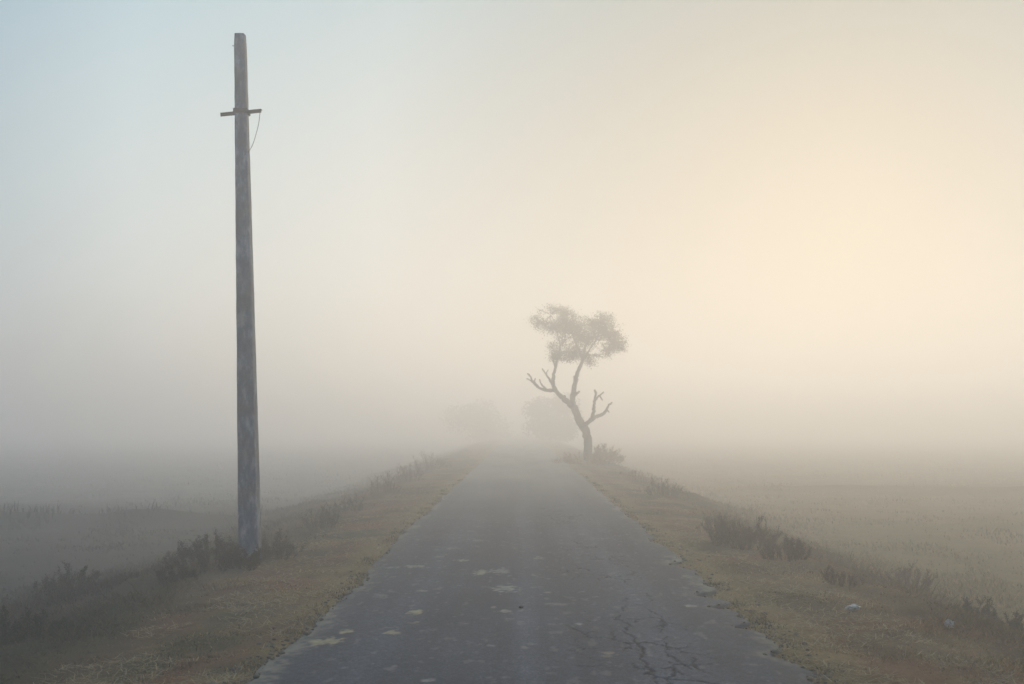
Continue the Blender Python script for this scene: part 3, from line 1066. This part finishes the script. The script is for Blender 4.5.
crumple('plastic_scrap', 853.5, 612, .050, M_SCRAP, 'crumpled white plastic scrap lying in grass on the right verge', 'litter', (1.25, 1, .5))
crumple('paper_scrap', 949, 622, .042, M_PAPER, 'pinkish crumpled paper scrap, the duller litter farther right on the verge', 'litter', (1, 1, .95))
p = on_plane(521, 608)
bm = bmesh.new(); bmesh.ops.create_icosphere(bm, subdivisions=2, radius=.016)
for v in bm.verts: v.co = Vector((v.co.x * 1.4, v.co.y, v.co.z * .7)) * (.8 + .4 * rng.random())
me = bpy.data.meshes.new('stone'); bm.to_mesh(me); bm.free()
o = link_mesh('stone', me, M_IRON); o.location = (p.x, p.y, .008)
tag(o, 'tiny dark stone lying on the middle of the road', 'stone')

# ------------------------------------------------------------------ haze
HX, HY0, HY1, HZ0, HZ1 = 720, -60, 760, FIELD_Z - 1.6, 10.6
bm = bmesh.new()
box_bm(bm, Vector((0, (HY0 + HY1) / 2, (HZ0 + HZ1) / 2)), (2 * HX, HY1 - HY0, HZ1 - HZ0))
me = bpy.data.meshes.new('haze'); bm.to_mesh(me); bm.free()
m = bpy.data.materials.new('haze_air'); m.use_nodes = True
nt = m.node_tree; nt.nodes.clear()
out = nt.nodes.new('ShaderNodeOutputMaterial')
pv = nt.nodes.new('ShaderNodeVolumePrincipled')
pv.inputs['Color'].default_value = (.995, .99, .985, 1)
pv.inputs['Density'].default_value = 0.0205
pv.inputs['Anisotropy'].default_value = 0.62
nt.links.new(pv.outputs[0], out.inputs['Volume'])
o = link_mesh('haze', me, m)
tag(o, 'pale ground mist filling the air over road and fields', None, kind='stuff')

# ------------------------------------------------------------------ light
SUN_AZ, SUN_EL = R(18), R(13)
sd = Vector((math.sin(SUN_AZ) * math.cos(SUN_EL), math.cos(SUN_AZ) * math.cos(SUN_EL), math.sin(SUN_EL)))
sun = bpy.data.lights.new('sun', 'SUN'); sun.energy = 2.6; sun.angle = R(60); sun.color = (1.0, .785, .53)
so = bpy.data.objects.new('sun', sun); COL.objects.link(so)
so.rotation_euler = sd.to_track_quat('Z', 'Y').to_euler()

w = bpy.data.worlds.new('World'); SC.world = w
w.use_nodes = True
nt = w.node_tree; nt.nodes.clear()
out = nt.nodes.new('ShaderNodeOutputWorld')
bg = nt.nodes.new('ShaderNodeBackground')
sky = nt.nodes.new('ShaderNodeTexSky'); sky.sky_type = 'NISHITA'; sky.sun_disc = False
sky.sun_elevation, sky.sun_rotation = SUN_EL, SUN_AZ
sky.air_density, sky.dust_density, sky.ozone_density = 1.0, 4.0, 1.0
SKY_STRENGTH = .10
# high thin mist veiling the sky: pale, a little warm round the sun
tc = nt.nodes.new('ShaderNodeTexCoord')
vd = N(nt, 'ShaderNodeVectorMath', operation='DOT_PRODUCT')
nt.links.new(tc.outputs['Generated'], vd.inputs[0]); vd.inputs[1].default_value = sd
mr = nt.nodes.new('ShaderNodeMapRange'); mr.inputs[1].default_value = -1; mr.inputs[2].default_value = 1
nt.links.new(vd.outputs['Value'], mr.inputs[0])
veil = ramp(nt, mr.outputs[0], [(.0, (.15, .31, .56)), (.62, (.19, .36, .60)), (.79, (.26, .44, .56)), (.89, (.84, .93, .93)), (.95, (.80, .82, .79)), (1.0, (.34, .32, .28))])
sep = nt.nodes.new('ShaderNodeSeparateXYZ'); nt.links.new(tc.outputs['Generated'], sep.inputs[0])
high = ramp(nt, sep.outputs['Z'], [(.0, (1.0, .90, .78)), (.13, (1, .98, .95)), (.40, (.58, .73, .82)), (.62, (.54, .72, .86)), (1.0, (.60, .82, 1.02))])
veil = mixc(nt, 1.0, veil, high, 'MULTIPLY')
veil = mixc(nt, 1.0, veil, (9.2, 9.2, 9.2), 'MULTIPLY')
skyc = mixc(nt, .96, sky.outputs[0], veil)
nt.links.new(skyc, bg.inputs[0]); bg.inputs[1].default_value = SKY_STRENGTH
nt.links.new(bg.outputs[0], out.inputs[0])

# ------------------------------------------------------------------ render settings
SC.view_settings.view_transform = 'Standard'
SC.view_settings.look = 'None'
SC.view_settings.exposure = 0.08
SC.view_settings.gamma = 1.0
SC.render.engine = 'CYCLES'
cy = SC.cycles
cy.max_bounces = 8; cy.diffuse_bounces = 2; cy.glossy_bounces = 2; cy.transmission_bounces = 2
cy.volume_bounces = 6; cy.transparent_max_bounces = 8
cy.use_denoising = True
cy.denoiser = 'OPENIMAGEDENOISE'
cy.denoising_input_passes = 'RGB_ALBEDO_NORMAL'
cy.use_adaptive_sampling = False
